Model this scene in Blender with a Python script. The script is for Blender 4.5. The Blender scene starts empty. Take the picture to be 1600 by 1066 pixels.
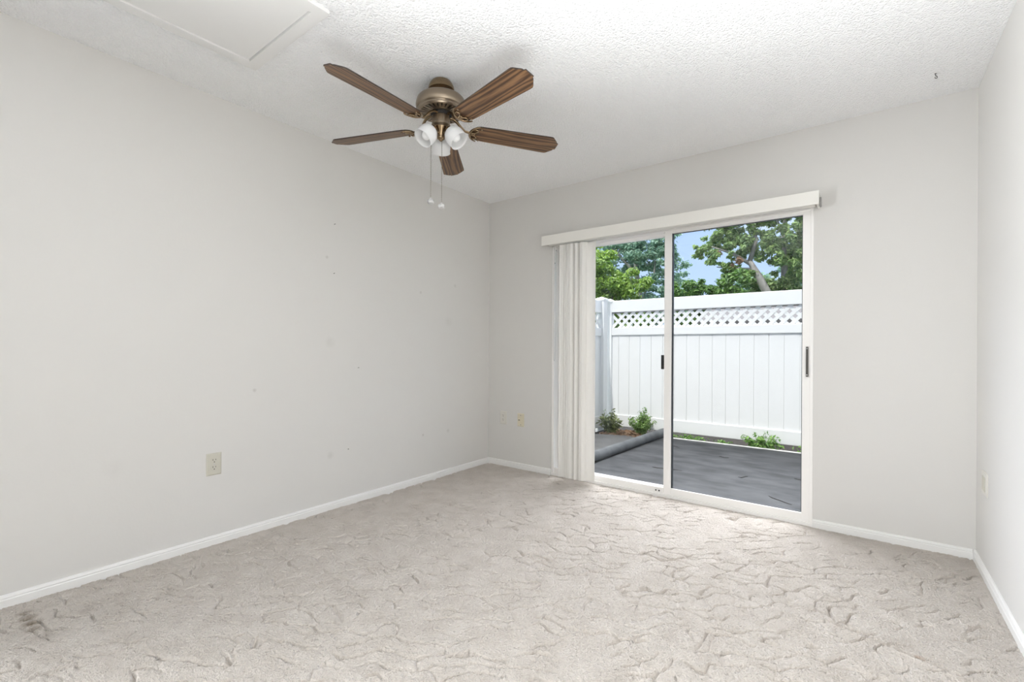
import bpy, bmesh, math, random
import numpy as np
from mathutils import Vector, Matrix

PI = math.pi
SC = bpy.context.scene
COL = SC.collection
random.seed(7)

# ------------------------------------------------------------------ camera
W, H = 3.287, 2.44            # room width, ceiling height (back wall is y = 0)
REAR = -4.45
cam_d = bpy.data.cameras.new('camera')
cam = bpy.data.objects.new('camera', cam_d)
COL.objects.link(cam)
cam_d.sensor_width = 36.0
cam_d.lens = 36.0 * 726.54 / 1600.0
cam_d.shift_y = (544.02 - 533.0) / 1600.0
cam_d.clip_start = 0.02
YAW, ROLL = -0.64742, 0.005776
cam.location = (2.8192, -3.36715, 1.07875)
cam.rotation_euler = (Matrix.Rotation(-YAW, 3, 'Z') @ Matrix.Rotation(PI / 2, 3, 'X')
                      @ Matrix.Rotation(ROLL, 3, 'Z')).to_euler()
SC.camera = cam

# ------------------------------------------------------------------ view, world, sun, large lights
SC.view_settings.view_transform = 'Standard'
SC.view_settings.look = 'None'
SC.view_settings.gamma = 1.0
SC.view_settings.use_curve_mapping = False
SC.view_settings.exposure = 0.0
SC.cycles.max_bounces = 14
SC.cycles.diffuse_bounces = 8
SC.cycles.transparent_max_bounces = 16
SC.cycles.sample_clamp_indirect = 6.0
SC.cycles.caustics_reflective = False
SC.cycles.caustics_refractive = False

wd = bpy.data.worlds.new('sky')
SC.world = wd
wd.use_nodes = True
nt = wd.node_tree
nt.nodes.clear()
out = nt.nodes.new('ShaderNodeOutputWorld')
bg = nt.nodes.new('ShaderNodeBackground')
tc = nt.nodes.new('ShaderNodeTexCoord')
sep = nt.nodes.new('ShaderNodeSeparateXYZ')
ramp = nt.nodes.new('ShaderNodeValToRGB')
ramp.color_ramp.elements[0].position = 0.0
ramp.color_ramp.elements[0].color = (0.60, 0.76, 1.0, 1)
ramp.color_ramp.elements[1].position = 0.55
ramp.color_ramp.elements[1].color = (0.30, 0.50, 0.95, 1)
noi = nt.nodes.new('ShaderNodeTexNoise')
noi.inputs['Scale'].default_value = 3.2
noi.inputs['Detail'].default_value = 6
mp = nt.nodes.new('ShaderNodeMapping')
mp.inputs['Scale'].default_value = (1, 1, 2.6)
cr = nt.nodes.new('ShaderNodeValToRGB')
cr.color_ramp.elements[0].position = 0.52
cr.color_ramp.elements[0].color = (0, 0, 0, 1)
cr.color_ramp.elements[1].position = 0.75
cr.color_ramp.elements[1].color = (0.75, 0.75, 0.75, 1)
mx = nt.nodes.new('ShaderNodeMix')
mx.data_type = 'RGBA'
mx.inputs['B'].default_value = (0.95, 0.97, 1.0, 1)
L = nt.links
L.new(tc.outputs['Generated'], sep.inputs[0])
L.new(sep.outputs['Z'], ramp.inputs[0])
L.new(tc.outputs['Generated'], mp.inputs[0])
L.new(mp.outputs[0], noi.inputs['Vector'])
L.new(noi.outputs['Fac'], cr.inputs[0])
L.new(cr.outputs[0], mx.inputs['Factor'])
L.new(ramp.outputs[0], mx.inputs['A'])
mrz = nt.nodes.new('ShaderNodeMapRange')       # sky brightened overhead, out of view, to add fill light
mrz.interpolation_type = 'SMOOTHSTEP'
mrz.inputs['From Min'].default_value = 0.42
mrz.inputs['From Max'].default_value = 0.80
mrz.inputs['To Min'].default_value = 1.22
mrz.inputs['To Max'].default_value = 1.3
L.new(sep.outputs['Z'], mrz.inputs['Value'])
# bright sky patch added above the view to throw light through the glass door
dt = nt.nodes.new('ShaderNodeVectorMath')
dt.operation = 'DOT_PRODUCT'
dt.inputs[1].default_value = (-0.42, 0.66, 0.62)
L.new(tc.outputs['Generated'], dt.inputs[0])
m1 = nt.nodes.new('ShaderNodeMapRange')
m1.interpolation_type = 'SMOOTHSTEP'
m1.inputs['From Min'].default_value = 0.42
m1.inputs['From Max'].default_value = 0.80
L.new(dt.outputs['Value'], m1.inputs['Value'])
m2 = nt.nodes.new('ShaderNodeMapRange')
m2.interpolation_type = 'SMOOTHSTEP'
m2.inputs['From Min'].default_value = 0.31
m2.inputs['From Max'].default_value = 0.46
m2.inputs['To Max'].default_value = 9.0
L.new(sep.outputs['Z'], m2.inputs['Value'])
mm = nt.nodes.new('ShaderNodeMath')
mm.operation = 'MULTIPLY_ADD'
L.new(m1.outputs[0], mm.inputs[0])
L.new(m2.outputs[0], mm.inputs[1])
L.new(mrz.outputs[0], mm.inputs[2])
L.new(mm.outputs[0], bg.inputs['Strength'])
mrc = nt.nodes.new('ShaderNodeMapRange')
mrc.interpolation_type = 'SMOOTHSTEP'
mrc.inputs['From Min'].default_value = 0.40
mrc.inputs['From Max'].default_value = 0.60
mxz = nt.nodes.new('ShaderNodeMix')
mxz.data_type = 'RGBA'
mxz.inputs['B'].default_value = (0.98, 0.98, 1.0, 1)
L.new(sep.outputs['Z'], mrc.inputs['Value'])
L.new(mrc.outputs[0], mxz.inputs['Factor'])
L.new(mx.outputs['Result'], mxz.inputs['A'])
L.new(mxz.outputs['Result'], bg.inputs['Color'])
L.new(bg.outputs[0], out.inputs[0])


def light(name, kind, loc, direction, **kw):
    d = bpy.data.lights.new(name, kind)
    o = bpy.data.objects.new(name, d)
    COL.objects.link(o)
    o.location = loc
    o.rotation_euler = Vector(direction).to_track_quat('-Z', 'Y').to_euler()
    for k, v in kw.items():
        setattr(d, k, v)
    return o


# high sun behind the house, a little to its left
light('sun', 'SUN', (-6, -10, 14), (0.06, 0.80, -1.0), energy=3.4, angle=0.012, color=(1.0, 0.965, 0.91))
# unseen fill light added by the camera, turned up to the ceiling
light('uplight_fill', 'AREA', (2.72, -3.12, 0.5), (0.10, 0.02, 1), energy=50.0, shape='DISK', size=1.0, spread=1.9, color=(0.95, 0.98, 1.0))
# unseen fill light added in an opening of the left wall, behind the camera
light('side_fill', 'AREA', (-0.06, -3.93, 1.03), (1, 0.5, 0.06), energy=48.0, shape='RECTANGLE',
      size=0.80, size_y=1.90, spread=1.3, color=(0.95, 0.98, 1.0))


# ------------------------------------------------------------------ materials
def mat(name, color, rough=0.6, metal=0.0, **kw):
    m = bpy.data.materials.new(name)
    m.use_nodes = True
    b = m.node_tree.nodes['Principled BSDF']
    b.inputs['Base Color'].default_value = (*color, 1)
    b.inputs['Roughness'].default_value = rough
    b.inputs['Metallic'].default_value = metal
    for k, v in kw.items():
        b.inputs[k].default_value = v
    return m


def nodes(m):
    return m.node_tree.nodes, m.node_tree.links, m.node_tree.nodes['Principled BSDF']


def add_noise_color(m, c1, c2, scale, detail=4, lo=0.35, hi=0.65, vec_scale=(1, 1, 1)):
    n, l, b = nodes(m)
    t = n.new('ShaderNodeTexCoord')
    mp_ = n.new('ShaderNodeMapping')
    mp_.inputs['Scale'].default_value = vec_scale
    ns = n.new('ShaderNodeTexNoise')
    ns.inputs['Scale'].default_value = scale
    ns.inputs['Detail'].default_value = detail
    r = n.new('ShaderNodeValToRGB')
    r.color_ramp.elements[0].position = lo
    r.color_ramp.elements[0].color = (*c1, 1)
    r.color_ramp.elements[1].position = hi
    r.color_ramp.elements[1].color = (*c2, 1)
    l.new(t.outputs['Object'], mp_.inputs[0])
    l.new(mp_.outputs[0], ns.inputs['Vector'])
    l.new(ns.outputs['Fac'], r.inputs[0])
    l.new(r.outputs[0], b.inputs['Base Color'])
    return r


def add_bump(m, scale, strength, dist, kind='noise', detail=3, chain=None):
    n, l, b = nodes(m)
    t = n.new('ShaderNodeTexCoord')
    if kind == 'noise':
        ns = n.new('ShaderNodeTexNoise')
        ns.inputs['Detail'].default_value = detail
        o = 'Fac'
    else:
        ns = n.new('ShaderNodeTexVoronoi')
        o = 'Distance'
    ns.inputs['Scale'].default_value = scale
    bp = n.new('ShaderNodeBump')
    bp.inputs['Strength'].default_value = strength
    bp.inputs['Distance'].default_value = dist
    if kind != 'noise':
        bp.invert = True
    l.new(t.outputs['Object'], ns.inputs['Vector'])
    l.new(ns.outputs[o], bp.inputs['Height'])
    if chain:
        l.new(chain.outputs[0], bp.inputs['Normal'])
    l.new(bp.outputs[0], b.inputs['Normal'])
    return bp


def smudges(m, base, spots):
    """round dirt marks of their own shape: spots = (x, y, z, radius, strength, colour)"""
    n, l, b = nodes(m)
    geo = n.new('ShaderNodeNewGeometry')
    prev = None
    nz = n.new('ShaderNodeTexNoise')
    nz.inputs['Scale'].default_value = 28
    nz.inputs['Detail'].default_value = 4
    l.new(geo.outputs['Position'], nz.inputs['Vector'])
    for (x, y, z, rad, st, c) in spots:
        d = n.new('ShaderNodeVectorMath')
        d.operation = 'DISTANCE'
        d.inputs[1].default_value = (x, y, z)
        l.new(geo.outputs['Position'], d.inputs[0])
        mr = n.new('ShaderNodeMapRange')
        mr.inputs['From Min'].default_value = rad
        mr.inputs['From Max'].default_value = rad * 0.25
        mr.inputs['To Min'].default_value = 0
        mr.inputs['To Max'].default_value = st
        l.new(d.outputs['Value'], mr.inputs['Value'])
        mu = n.new('ShaderNodeMath')
        mu.operation = 'MULTIPLY'
        l.new(mr.outputs[0], mu.inputs[0])
        l.new(nz.outputs['Fac'], mu.inputs[1])
        mi = n.new('ShaderNodeMix')
        mi.data_type = 'RGBA'
        mi.inputs['B'].default_value = (*c, 1)
        l.new(mu.outputs[0], mi.inputs['Factor'])
        if prev is None:
            if base is None:
                mi.inputs['A'].default_value = b.inputs['Base Color'].default_value
            else:
                l.new(base, mi.inputs['A'])
        else:
            l.new(prev.outputs['Result'], mi.inputs['A'])
        prev = mi
    l.new(prev.outputs['Result'], b.inputs['Base Color'])


M = {}
M['wall_plain'] = mat('wall_paint', (0.665, 0.652, 0.63), 0.75)
add_bump(M['wall_plain'], 90, 0.12, 0.002)
M['wall_left'] = mat('wall_paint_scuffed', (0.665, 0.652, 0.63), 0.75)
add_bump(M['wall_left'], 90, 0.12, 0.002)
G = (0.42, 0.40, 0.37)
smudges(M['wall_left'], None, [(0, -1.636, 1.11, 0.045, 0.35, G), (0, -0.535, 1.30, 0.05, 0.25, G),
                               (0, -1.63, 0.36, 0.03, 0.5, G), (0, -0.85, 1.518, 0.015, 0.8, G),
                               (0, -1.663, 1.67, 0.014, 0.8, G), (0, -2.114, 0.825, 0.014, 0.9, G),
                               (0, -0.535, 0.372, 0.02, 0.7, G), (0, -0.817, 0.376, 0.014, 0.9, G),
                               (0, -0.46, 1.613, 0.02, 0.5, G), (0, -2.75, 0.50, 0.06, 0.15, G)])
M['ceiling'] = mat('popcorn_ceiling', (0.94, 0.945, 0.95), 0.95)
bpc = add_bump(M['ceiling'], 105, 0.9, 0.006, 'voronoi')
add_bump(M['ceiling'], 260, 0.6, 0.004, 'noise', 2, bpc)
M['carpet'] = mat('carpet', (0.6, 0.5, 0.45), 1.0)
cr_ = add_noise_color(M['carpet'], (0.535, 0.486, 0.438), (0.625, 0.577, 0.53), 9, 6, 0.3, 0.7)
S1 = (0.16, 0.12, 0.075)
smudges(M['carpet'], cr_.outputs[0], [(0.13, -3.055, 0, 0.032, 0.8, S1), (0.19, -3.052, 0, 0.036, 1.3, S1), (0.25, -3.05, 0, 0.036, 1.4, S1),
                                      (0.31, -3.048, 0, 0.032, 1.1, S1), (0.40, -3.04, 0, 0.05, 0.35, S1), (0.30, -2.90, 0, 0.03, 0.4, S1),
                                      (2.98, -1.20, 0, 0.02, 1.1, (0.35, 0.2, 0.1))])
bpf = add_bump(M['carpet'], 190, 1.0, 0.006, 'noise', 2)
add_bump(M['carpet'], 70, 0.5, 0.006, 'noise', 3, bpf)
M['trim'] = mat('trim_white', (0.80, 0.795, 0.78), 0.35)
M['frame'] = mat('door_frame_white', (0.88, 0.865, 0.845), 0.35)
M['gasket'] = mat('gasket_black', (0.02, 0.025, 0.03), 0.5)
M['bronze_pull'] = mat('pull_bronze', (0.10, 0.095, 0.085), 0.4, 0.6)
M['black'] = mat('black_plastic', (0.006, 0.006, 0.006), 0.5)
M['vane'] = mat('vane_vinyl', (0.90, 0.885, 0.855), 0.45, 0.0)
n, l, b = nodes(M['vane'])
tr = n.new('ShaderNodeBsdfTranslucent')
tr.inputs['Color'].default_value = (0.90, 0.885, 0.855, 1)
ms = n.new('ShaderNodeMixShader')
ms.inputs[0].default_value = 0.18
l.new(b.outputs[0], ms.inputs[1])
l.new(tr.outputs[0], ms.inputs[2])
l.new(ms.outputs[0], n['Material Output'].inputs[0])
M['valance'] = mat('valance_vinyl', (0.80, 0.785, 0.74), 0.45)
M['bead'] = mat('bead_grey', (0.28, 0.27, 0.26), 0.4, 0.6)
M['cord'] = mat('cord_grey', (0.55, 0.54, 0.52), 0.7)
M['plate_grey'] = mat('plate_grey', (0.55, 0.53, 0.46), 0.4)
M['plate_white'] = mat('plate_white', (0.66, 0.64, 0.59), 0.4)
M['plate_ivory'] = mat('plate_ivory', (0.66, 0.61, 0.47), 0.4)
M['slot'] = mat('slot_dark', (0.012, 0.010, 0.009), 0.6)
M['steel'] = mat('steel', (0.55, 0.55, 0.56), 0.3, 1.0)
M['nail'] = mat('nail_dark', (0.10, 0.095, 0.09), 0.5, 0.5)
M['bronze'] = mat('antique_bronze', (0.29, 0.235, 0.175), 0.3, 0.9)
M['brass'] = mat('polished_antique_brass', (0.30, 0.215, 0.13), 0.2, 0.95)
M['dark_core'] = mat('dark_core', (0.012, 0.010, 0.009), 0.6)
M['chain'] = mat('chain_metal', (0.30, 0.27, 0.23), 0.35, 0.9)
M['crystal'] = mat('crystal', (0.95, 0.95, 0.95), 0.05, 0.0, **{'Transmission Weight': 0.55, 'IOR': 1.45})
M['bulb'] = mat('bulb_frosted', (0.93, 0.93, 0.93), 0.35)

# frosted glass shade
m = bpy.data.materials.new('opal_glass')
m.use_nodes = True
n, l, b = nodes(m)
b.inputs['Base Color'].default_value = (0.92, 0.92, 0.92, 1)
b.inputs['Roughness'].default_value = 0.25
tr = n.new('ShaderNodeBsdfTranslucent')
tr.inputs['Color'].default_value = (0.95, 0.95, 0.95, 1)
ms = n.new('ShaderNodeMixShader')
ms.inputs[0].default_value = 0.45
l.new(b.outputs[0], ms.inputs[1])
l.new(tr.outputs[0], ms.inputs[2])
l.new(ms.outputs[0], n['Material Output'].inputs[0])
M['opal'] = m

# wood blade : grain runs along local x
m = mat('walnut_grain', (0.2, 0.1, 0.05), 0.42)
n, l, b = nodes(m)
t = n.new('ShaderNodeTexCoord')
mp_ = n.new('ShaderNodeMapping')
mp_.inputs['Scale'].default_value = (1.1, 13, 13)
ns = n.new('ShaderNodeTexNoise')
ns.inputs['Scale'].default_value = 2.4
ns.inputs['Detail'].default_value = 3
wv = n.new('ShaderNodeTexWave')
wv.wave_type = 'BANDS'
wv.bands_direction = 'Y'
wv.inputs['Scale'].default_value = 1.15
wv.inputs['Distortion'].default_value = 16.0
wv.inputs['Detail'].default_value = 3
wv.inputs['Detail Scale'].default_value = 0.8
fn = n.new('ShaderNodeTexNoise')
fn.inputs['Scale'].default_value = 14
fn.inputs['Detail'].default_value = 4
ad = n.new('ShaderNodeMath')
ad.operation = 'ADD'
ad2 = n.new('ShaderNodeMath')
ad2.operation = 'MULTIPLY'
ad2.inputs[1].default_value = 0.5
r = n.new('ShaderNodeValToRGB')
r.color_ramp.elements[0].position = 0.28
r.color_ramp.elements[0].color = (0.050, 0.024, 0.012, 1)
r.color_ramp.elements[1].position = 0.75
r.color_ramp.elements[1].color = (0.23, 0.125, 0.058, 1)
e = r.color_ramp.elements.new(0.5)
e.color = (0.13, 0.068, 0.034, 1)
l.new(t.outputs['Object'], mp_.inputs[0])
l.new(mp_.outputs[0], wv.inputs['Vector'])
l.new(mp_.outputs[0], fn.inputs['Vector'])
l.new(wv.outputs['Fac'], ad.inputs[0])
l.new(fn.outputs['Fac'], ad.inputs[1])
l.new(ad.outputs[0], ad2.inputs[0])
l.new(ad2.outputs[0], r.inputs[0])
l.new(r.outputs[0], b.inputs['Base Color'])
M['wood'] = m
M['wood_edge'] = mat('blade_edge', (0.03, 0.018, 0.012), 0.5)

# door glass: thin pane, slightly grey, with real reflections
m = bpy.data.materials.new('door_glass')
m.use_nodes = True
n, l = m.node_tree.nodes, m.node_tree.links
n.remove(n['Principled BSDF'])
tp = n.new('ShaderNodeBsdfTransparent')
tp.inputs['Color'].default_value = (0.95, 0.96, 0.965, 1)
gl = n.new('ShaderNodeBsdfGlossy')
gl.inputs['Roughness'].default_value = 0.02
fr = n.new('ShaderNodeFresnel')
fr.inputs['IOR'].default_value = 1.42
ms = n.new('ShaderNodeMixShader')
gb = n.new('ShaderNodeNewGeometry')          # a face met from inside the pane adds no second mirror
iv = n.new('ShaderNodeMath')
iv.operation = 'SUBTRACT'
iv.inputs[0].default_value = 1.0
l.new(gb.outputs['Backfacing'], iv.inputs[1])
fm = n.new('ShaderNodeMath')
fm.operation = 'MULTIPLY'
l.new(fr.outputs[0], fm.inputs[0])
l.new(iv.outputs[0], fm.inputs[1])
l.new(fm.outputs[0], ms.inputs[0])
l.new(tp.outputs[0], ms.inputs[1])
l.new(gl.outputs[0], ms.inputs[2])
l.new(ms.outputs[0], n['Material Output'].inputs[0])
M['glass'] = m

# outside
M['vinyl'] = mat('vinyl_white', (0.72, 0.73, 0.73), 0.45)
M['concrete'] = mat('patio_concrete', (0.3, 0.3, 0.3), 0.9)
add_noise_color(M['concrete'], (0.026, 0.028, 0.031), (0.072, 0.075, 0.080), 5.0, 12, 0.34, 0.66, (0.7, 1.5, 1))  # colour kept dark to offset the added bright sky
add_bump(M['concrete'], 60, 0.5, 0.006, 'noise', 6)
M['concrete_pale'] = mat('slab_concrete', (0.3, 0.3, 0.3), 0.9)
add_noise_color(M['concrete_pale'], (0.10, 0.10, 0.097), (0.17, 0.167, 0.163), 4.0, 8, 0.3, 0.7)
add_bump(M['concrete_pale'], 60, 0.5, 0.006, 'noise', 6)
M['curb'] = mat('curb_concrete', (0.3, 0.3, 0.3), 0.85)
add_noise_color(M['curb'], (0.085, 0.092, 0.096), (0.15, 0.158, 0.162), 7.0, 6, 0.3, 0.7)
add_bump(M['curb'], 50, 0.5, 0.006, 'noise', 6)
M['edge'] = mat('painted_sunlight', (0.55, 0.55, 0.53), 0.9)  # pale tone painted in for sunlight on the slab edge
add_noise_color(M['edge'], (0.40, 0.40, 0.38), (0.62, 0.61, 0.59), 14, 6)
M['soil'] = mat('soil', (0.05, 0.04, 0.03), 1.0)
add_noise_color(M['soil'], (0.010, 0.008, 0.007), (0.035, 0.028, 0.02), 30, 5)
M['grass_ground'] = mat('grass_ground', (0.08, 0.12, 0.04), 1.0)
add_noise_color(M['grass_ground'], (0.05, 0.09, 0.025), (0.13, 0.19, 0.06), 6, 6)
M['mulch'] = mat('dry_leaves', (0.4, 0.22, 0.1), 0.9)
M['mulch2'] = mat('dry_leaves_pale', (0.5, 0.34, 0.2), 0.9)
M['crack'] = mat('twig', (0.05, 0.045, 0.04), 0.9)
M['bark'] = mat('bark', (0.3, 0.28, 0.25), 0.95)
add_noise_color(M['bark'], (0.16, 0.15, 0.135), (0.42, 0.40, 0.37), 9, 6, 0.3, 0.7, (1, 1, 0.35))
M['roof'] = mat('roof', (0.4, 0.38, 0.36), 0.9)
M['neighbour'] = mat('grey_siding', (0.15, 0.145, 0.15), 0.8)
M['neighbour_roof'] = mat('grey_shingle', (0.10, 0.095, 0.095), 0.9)


def leaf_mat(name, c1, c2, scale=1.3):
    m = mat(name, c1, 0.5)
    n, l, b = nodes(m)
    geo = n.new('ShaderNodeNewGeometry')
    r = n.new('ShaderNodeValToRGB')
    r.color_ramp.elements[0].color = (*c1, 1)
    r.color_ramp.elements[1].color = (*c2, 1)
    l.new(geo.outputs['Random Per Island'], r.inputs[0])
    l.new(r.outputs[0], b.inputs['Base Color'])
    tr = n.new('ShaderNodeBsdfTranslucent')
    l.new(r.outputs[0], tr.inputs['Color'])
    ms = n.new('ShaderNodeMixShader')
    ms.inputs[0].default_value = 0.35
    l.new(b.outputs[0], ms.inputs[1])
    l.new(tr.outputs[0], ms.inputs[2])
    l.new(ms.outputs[0], n['Material Output'].inputs[0])
    return m


M['leaf_bright'] = leaf_mat('leaf_bright', (0.075, 0.17, 0.028), (0.33, 0.50, 0.075))
M['leaf_oak'] = leaf_mat('leaf_oak', (0.095, 0.203, 0.074), (0.378, 0.513, 0.176))
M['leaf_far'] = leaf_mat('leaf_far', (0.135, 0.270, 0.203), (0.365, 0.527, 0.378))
M['leaf_low'] = leaf_mat('leaf_low', (0.06, 0.15, 0.04), (0.23, 0.40, 0.09))
M['leaf_weed'] = leaf_mat('leaf_weed', (0.07, 0.20, 0.03), (0.26, 0.46, 0.10))
M['leaf_bush'] = leaf_mat('leaf_bush', (0.08, 0.18, 0.04), (0.33, 0.48, 0.16))
M['leaf_olive'] = leaf_mat('leaf_olive', (0.09, 0.12, 0.05), (0.28, 0.33, 0.12))
M['leaf_dead'] = leaf_mat('leaf_dead', (0.22, 0.12, 0.07), (0.52, 0.36, 0.23))


# ------------------------------------------------------------------ mesh helpers
def box(bm, x0, y0, z0, x1, y1, z1):
    r = bmesh.ops.create_cube(bm, size=1.0)
    bmesh.ops.scale(bm, vec=(x1 - x0, y1 - y0, z1 - z0), verts=r['verts'])
    bmesh.ops.translate(bm, vec=((x0 + x1) / 2, (y0 + y1) / 2, (z0 + z1) / 2), verts=r['verts'])
    return r['verts']


def bevel(bm, w, seg=2):
    bmesh.ops.bevel(bm, geom=bm.edges[:], offset=w, segments=seg, affect='EDGES', profile=0.6)


def tube(bm, pts, rad, seg=10, cap=True):
    """round tube along points; rad is a number or a list"""
    pts = [Vector(p) for p in pts]
    rads = rad if isinstance(rad, (list, tuple)) else [rad] * len(pts)
    rings = []
    up = None
    for i, p in enumerate(pts):
        d = (pts[min(i + 1, len(pts) - 1)] - pts[max(i - 1, 0)]).normalized()
        if up is None:
            up = Vector((0, 0, 1)) if abs(d.z) < 0.9 else Vector((1, 0, 0))
        s = d.cross(up).normalized()
        up = s.cross(d).normalized()
        rings.append([bm.verts.new(p + (s * math.cos(2 * PI * k / seg) + up * math.sin(2 * PI * k / seg)) * rads[i])
                      for k in range(seg)])
    for a, b_ in zip(rings, rings[1:]):
        for k in range(seg):
            bm.faces.new((a[k], a[(k + 1) % seg], b_[(k + 1) % seg], b_[k]))
    if cap:
        bm.faces.new(rings[0][::-1])
        bm.faces.new(rings[-1])
    return rings


def lathe(bm, prof, seg=40, mtx=None, cap=False):
    """prof = list of (r, z)"""
    rings = []
    for (r_, z) in prof:
        rings.append([bm.verts.new((r_ * math.cos(2 * PI * k / seg), r_ * math.sin(2 * PI * k / seg), z))
                      for k in range(seg)])
    for a, b_ in zip(rings, rings[1:]):
        for k in range(seg):
            bm.faces.new((a[k], a[(k + 1) % seg], b_[(k + 1) % seg], b_[k]))
    if cap:
        bm.faces.new(rings[0][::-1])
        bm.faces.new(rings[-1])
    if mtx is not None:
        bmesh.ops.transform(bm, matrix=mtx, verts=[v for rr in rings for v in rr])


def prism(bm, outline, z0, z1):
    lo = [bm.verts.new((x, y, z0)) for x, y in outline]
    hi = [bm.verts.new((x, y, z1)) for x, y in outline]
    k = len(outline)
    bm.faces.new(lo[::-1])
    bm.faces.new(hi)
    for i in range(k):
        bm.faces.new((lo[i], lo[(i + 1) % k], hi[(i + 1) % k], hi[i]))


def obj(name, bm, material, parent=None, smooth=None, loc=None, rot=None):
    bmesh.ops.recalc_face_normals(bm, faces=bm.faces[:])
    me = bpy.data.meshes.new(name)
    bm.to_mesh(me)
    bm.free()
    for mm in (material if isinstance(material, (list, tuple)) else [material]):
        me.materials.append(mm)
    o = bpy.data.objects.new(name, me)
    COL.objects.link(o)
    if parent:
        o.parent = parent
    if loc:
        o.location = loc
    if rot:
        o.rotation_euler = rot
    if smooth is not None:
        me.polygons.foreach_set('use_smooth', [True] * len(me.polygons))
        if smooth < 3:
            me.set_sharp_from_angle(angle=smooth)
    return o


def mesh_np(name, verts, faces, material, parent=None, smooth=False):
    """quick mesh from numpy arrays; faces all quads or all tris"""
    me = bpy.data.meshes.new(name)
    nv, nf, k = len(verts), len(faces), faces.shape[1]
    me.vertices.add(nv)
    me.vertices.foreach_set('co', np.ascontiguousarray(verts, dtype=np.float32).ravel())
    me.loops.add(nf * k)
    me.loops.foreach_set('vertex_index', np.ascontiguousarray(faces, dtype=np.int32).ravel())
    me.polygons.add(nf)
    me.polygons.foreach_set('loop_start', np.arange(0, nf * k, k, dtype=np.int32))
    me.polygons.foreach_set('loop_total', np.full(nf, k, dtype=np.int32))
    if smooth:
        me.polygons.foreach_set('use_smooth', np.ones(nf, dtype=bool))
    me.update(calc_edges=True)
    me.validate()
    me.materials.append(material)
    o = bpy.data.objects.new(name, me)
    COL.objects.link(o)
    if parent:
        o.parent = parent
    return o


def empty(name, loc=(0, 0, 0), rz=0.0):
    o = bpy.data.objects.new(name, None)
    COL.objects.link(o)
    o.empty_display_size = 0.1
    o.location = loc
    o.rotation_euler = (0, 0, rz)
    return o


def tag(o, label=None, cat=None, group=None, kind=None):
    if label:
        o['label'] = label
    if cat:
        o['category'] = cat
    if group:
        o['group'] = group
    if kind:
        o['kind'] = kind
    return o


def structure(o, label=None, cat=None):
    return tag(o, label, cat, None, 'structure')


def copy_tree(o, parent=None):
    c = o.copy()
    COL.objects.link(c)
    if parent:
        c.parent = parent
    for ch in list(o.children):
        copy_tree(ch, c)
    return c


# ------------------------------------------------------------------ room shell
WT = 0.16
DX0, DX1, DH = 0.70, 2.575, 1.965         # sliding door opening
bm = bmesh.new()
box(bm, -WT, 0, -0.12, DX0, WT, H + 0.1)
box(bm, DX1, 0, -0.12, W + WT, WT, H + 0.1)
box(bm, DX0, 0, DH, DX1, WT, H + 0.1)
box(bm, DX0, 0, -0.12, DX1, WT, -0.012)
structure(obj('wall_back', bm, M['wall_plain']), 'off white back wall with the sliding glass door', 'wall')
bm = bmesh.new()
box(bm, -WT, -3.48, -0.12, 0, 0, H + 0.1)
box(bm, -WT, REAR - WT, -0.12, 0, -4.38, H + 0.1)
box(bm, -WT, -4.38, 2.06, 0, -3.48, H + 0.1)  # opening added out of view for the side fill light
structure(obj('wall_left', bm, M['wall_left']), 'long off white left wall with scattered nail holes', 'wall')
bm = bmesh.new()
box(bm, W, REAR - WT, -0.12, W + WT, 0, H + 0.1)
structure(obj('wall_right', bm, M['wall_plain']), 'off white right wall at the picture edge', 'wall')
bm = bmesh.new()
box(bm, 0, REAR - WT, -0.12, W, REAR, H + 0.1)
structure(obj('wall_rear', bm, M['wall_plain']), 'plain off white rear wall opposite the glass door', 'wall')
bm = bmesh.new()
box(bm, 0, REAR, H, W, 0, H + 0.06)
structure(obj('ceiling', bm, M['ceiling']), 'white popcorn textured ceiling', 'ceiling')
bm = bmesh.new()
box(bm, -9, -7.0, H + 0.1, 11, 0.50, H + 0.24)
structure(obj('roof', bm, M['roof']), 'flat roof slab and eave over the room', 'roof')

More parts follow.
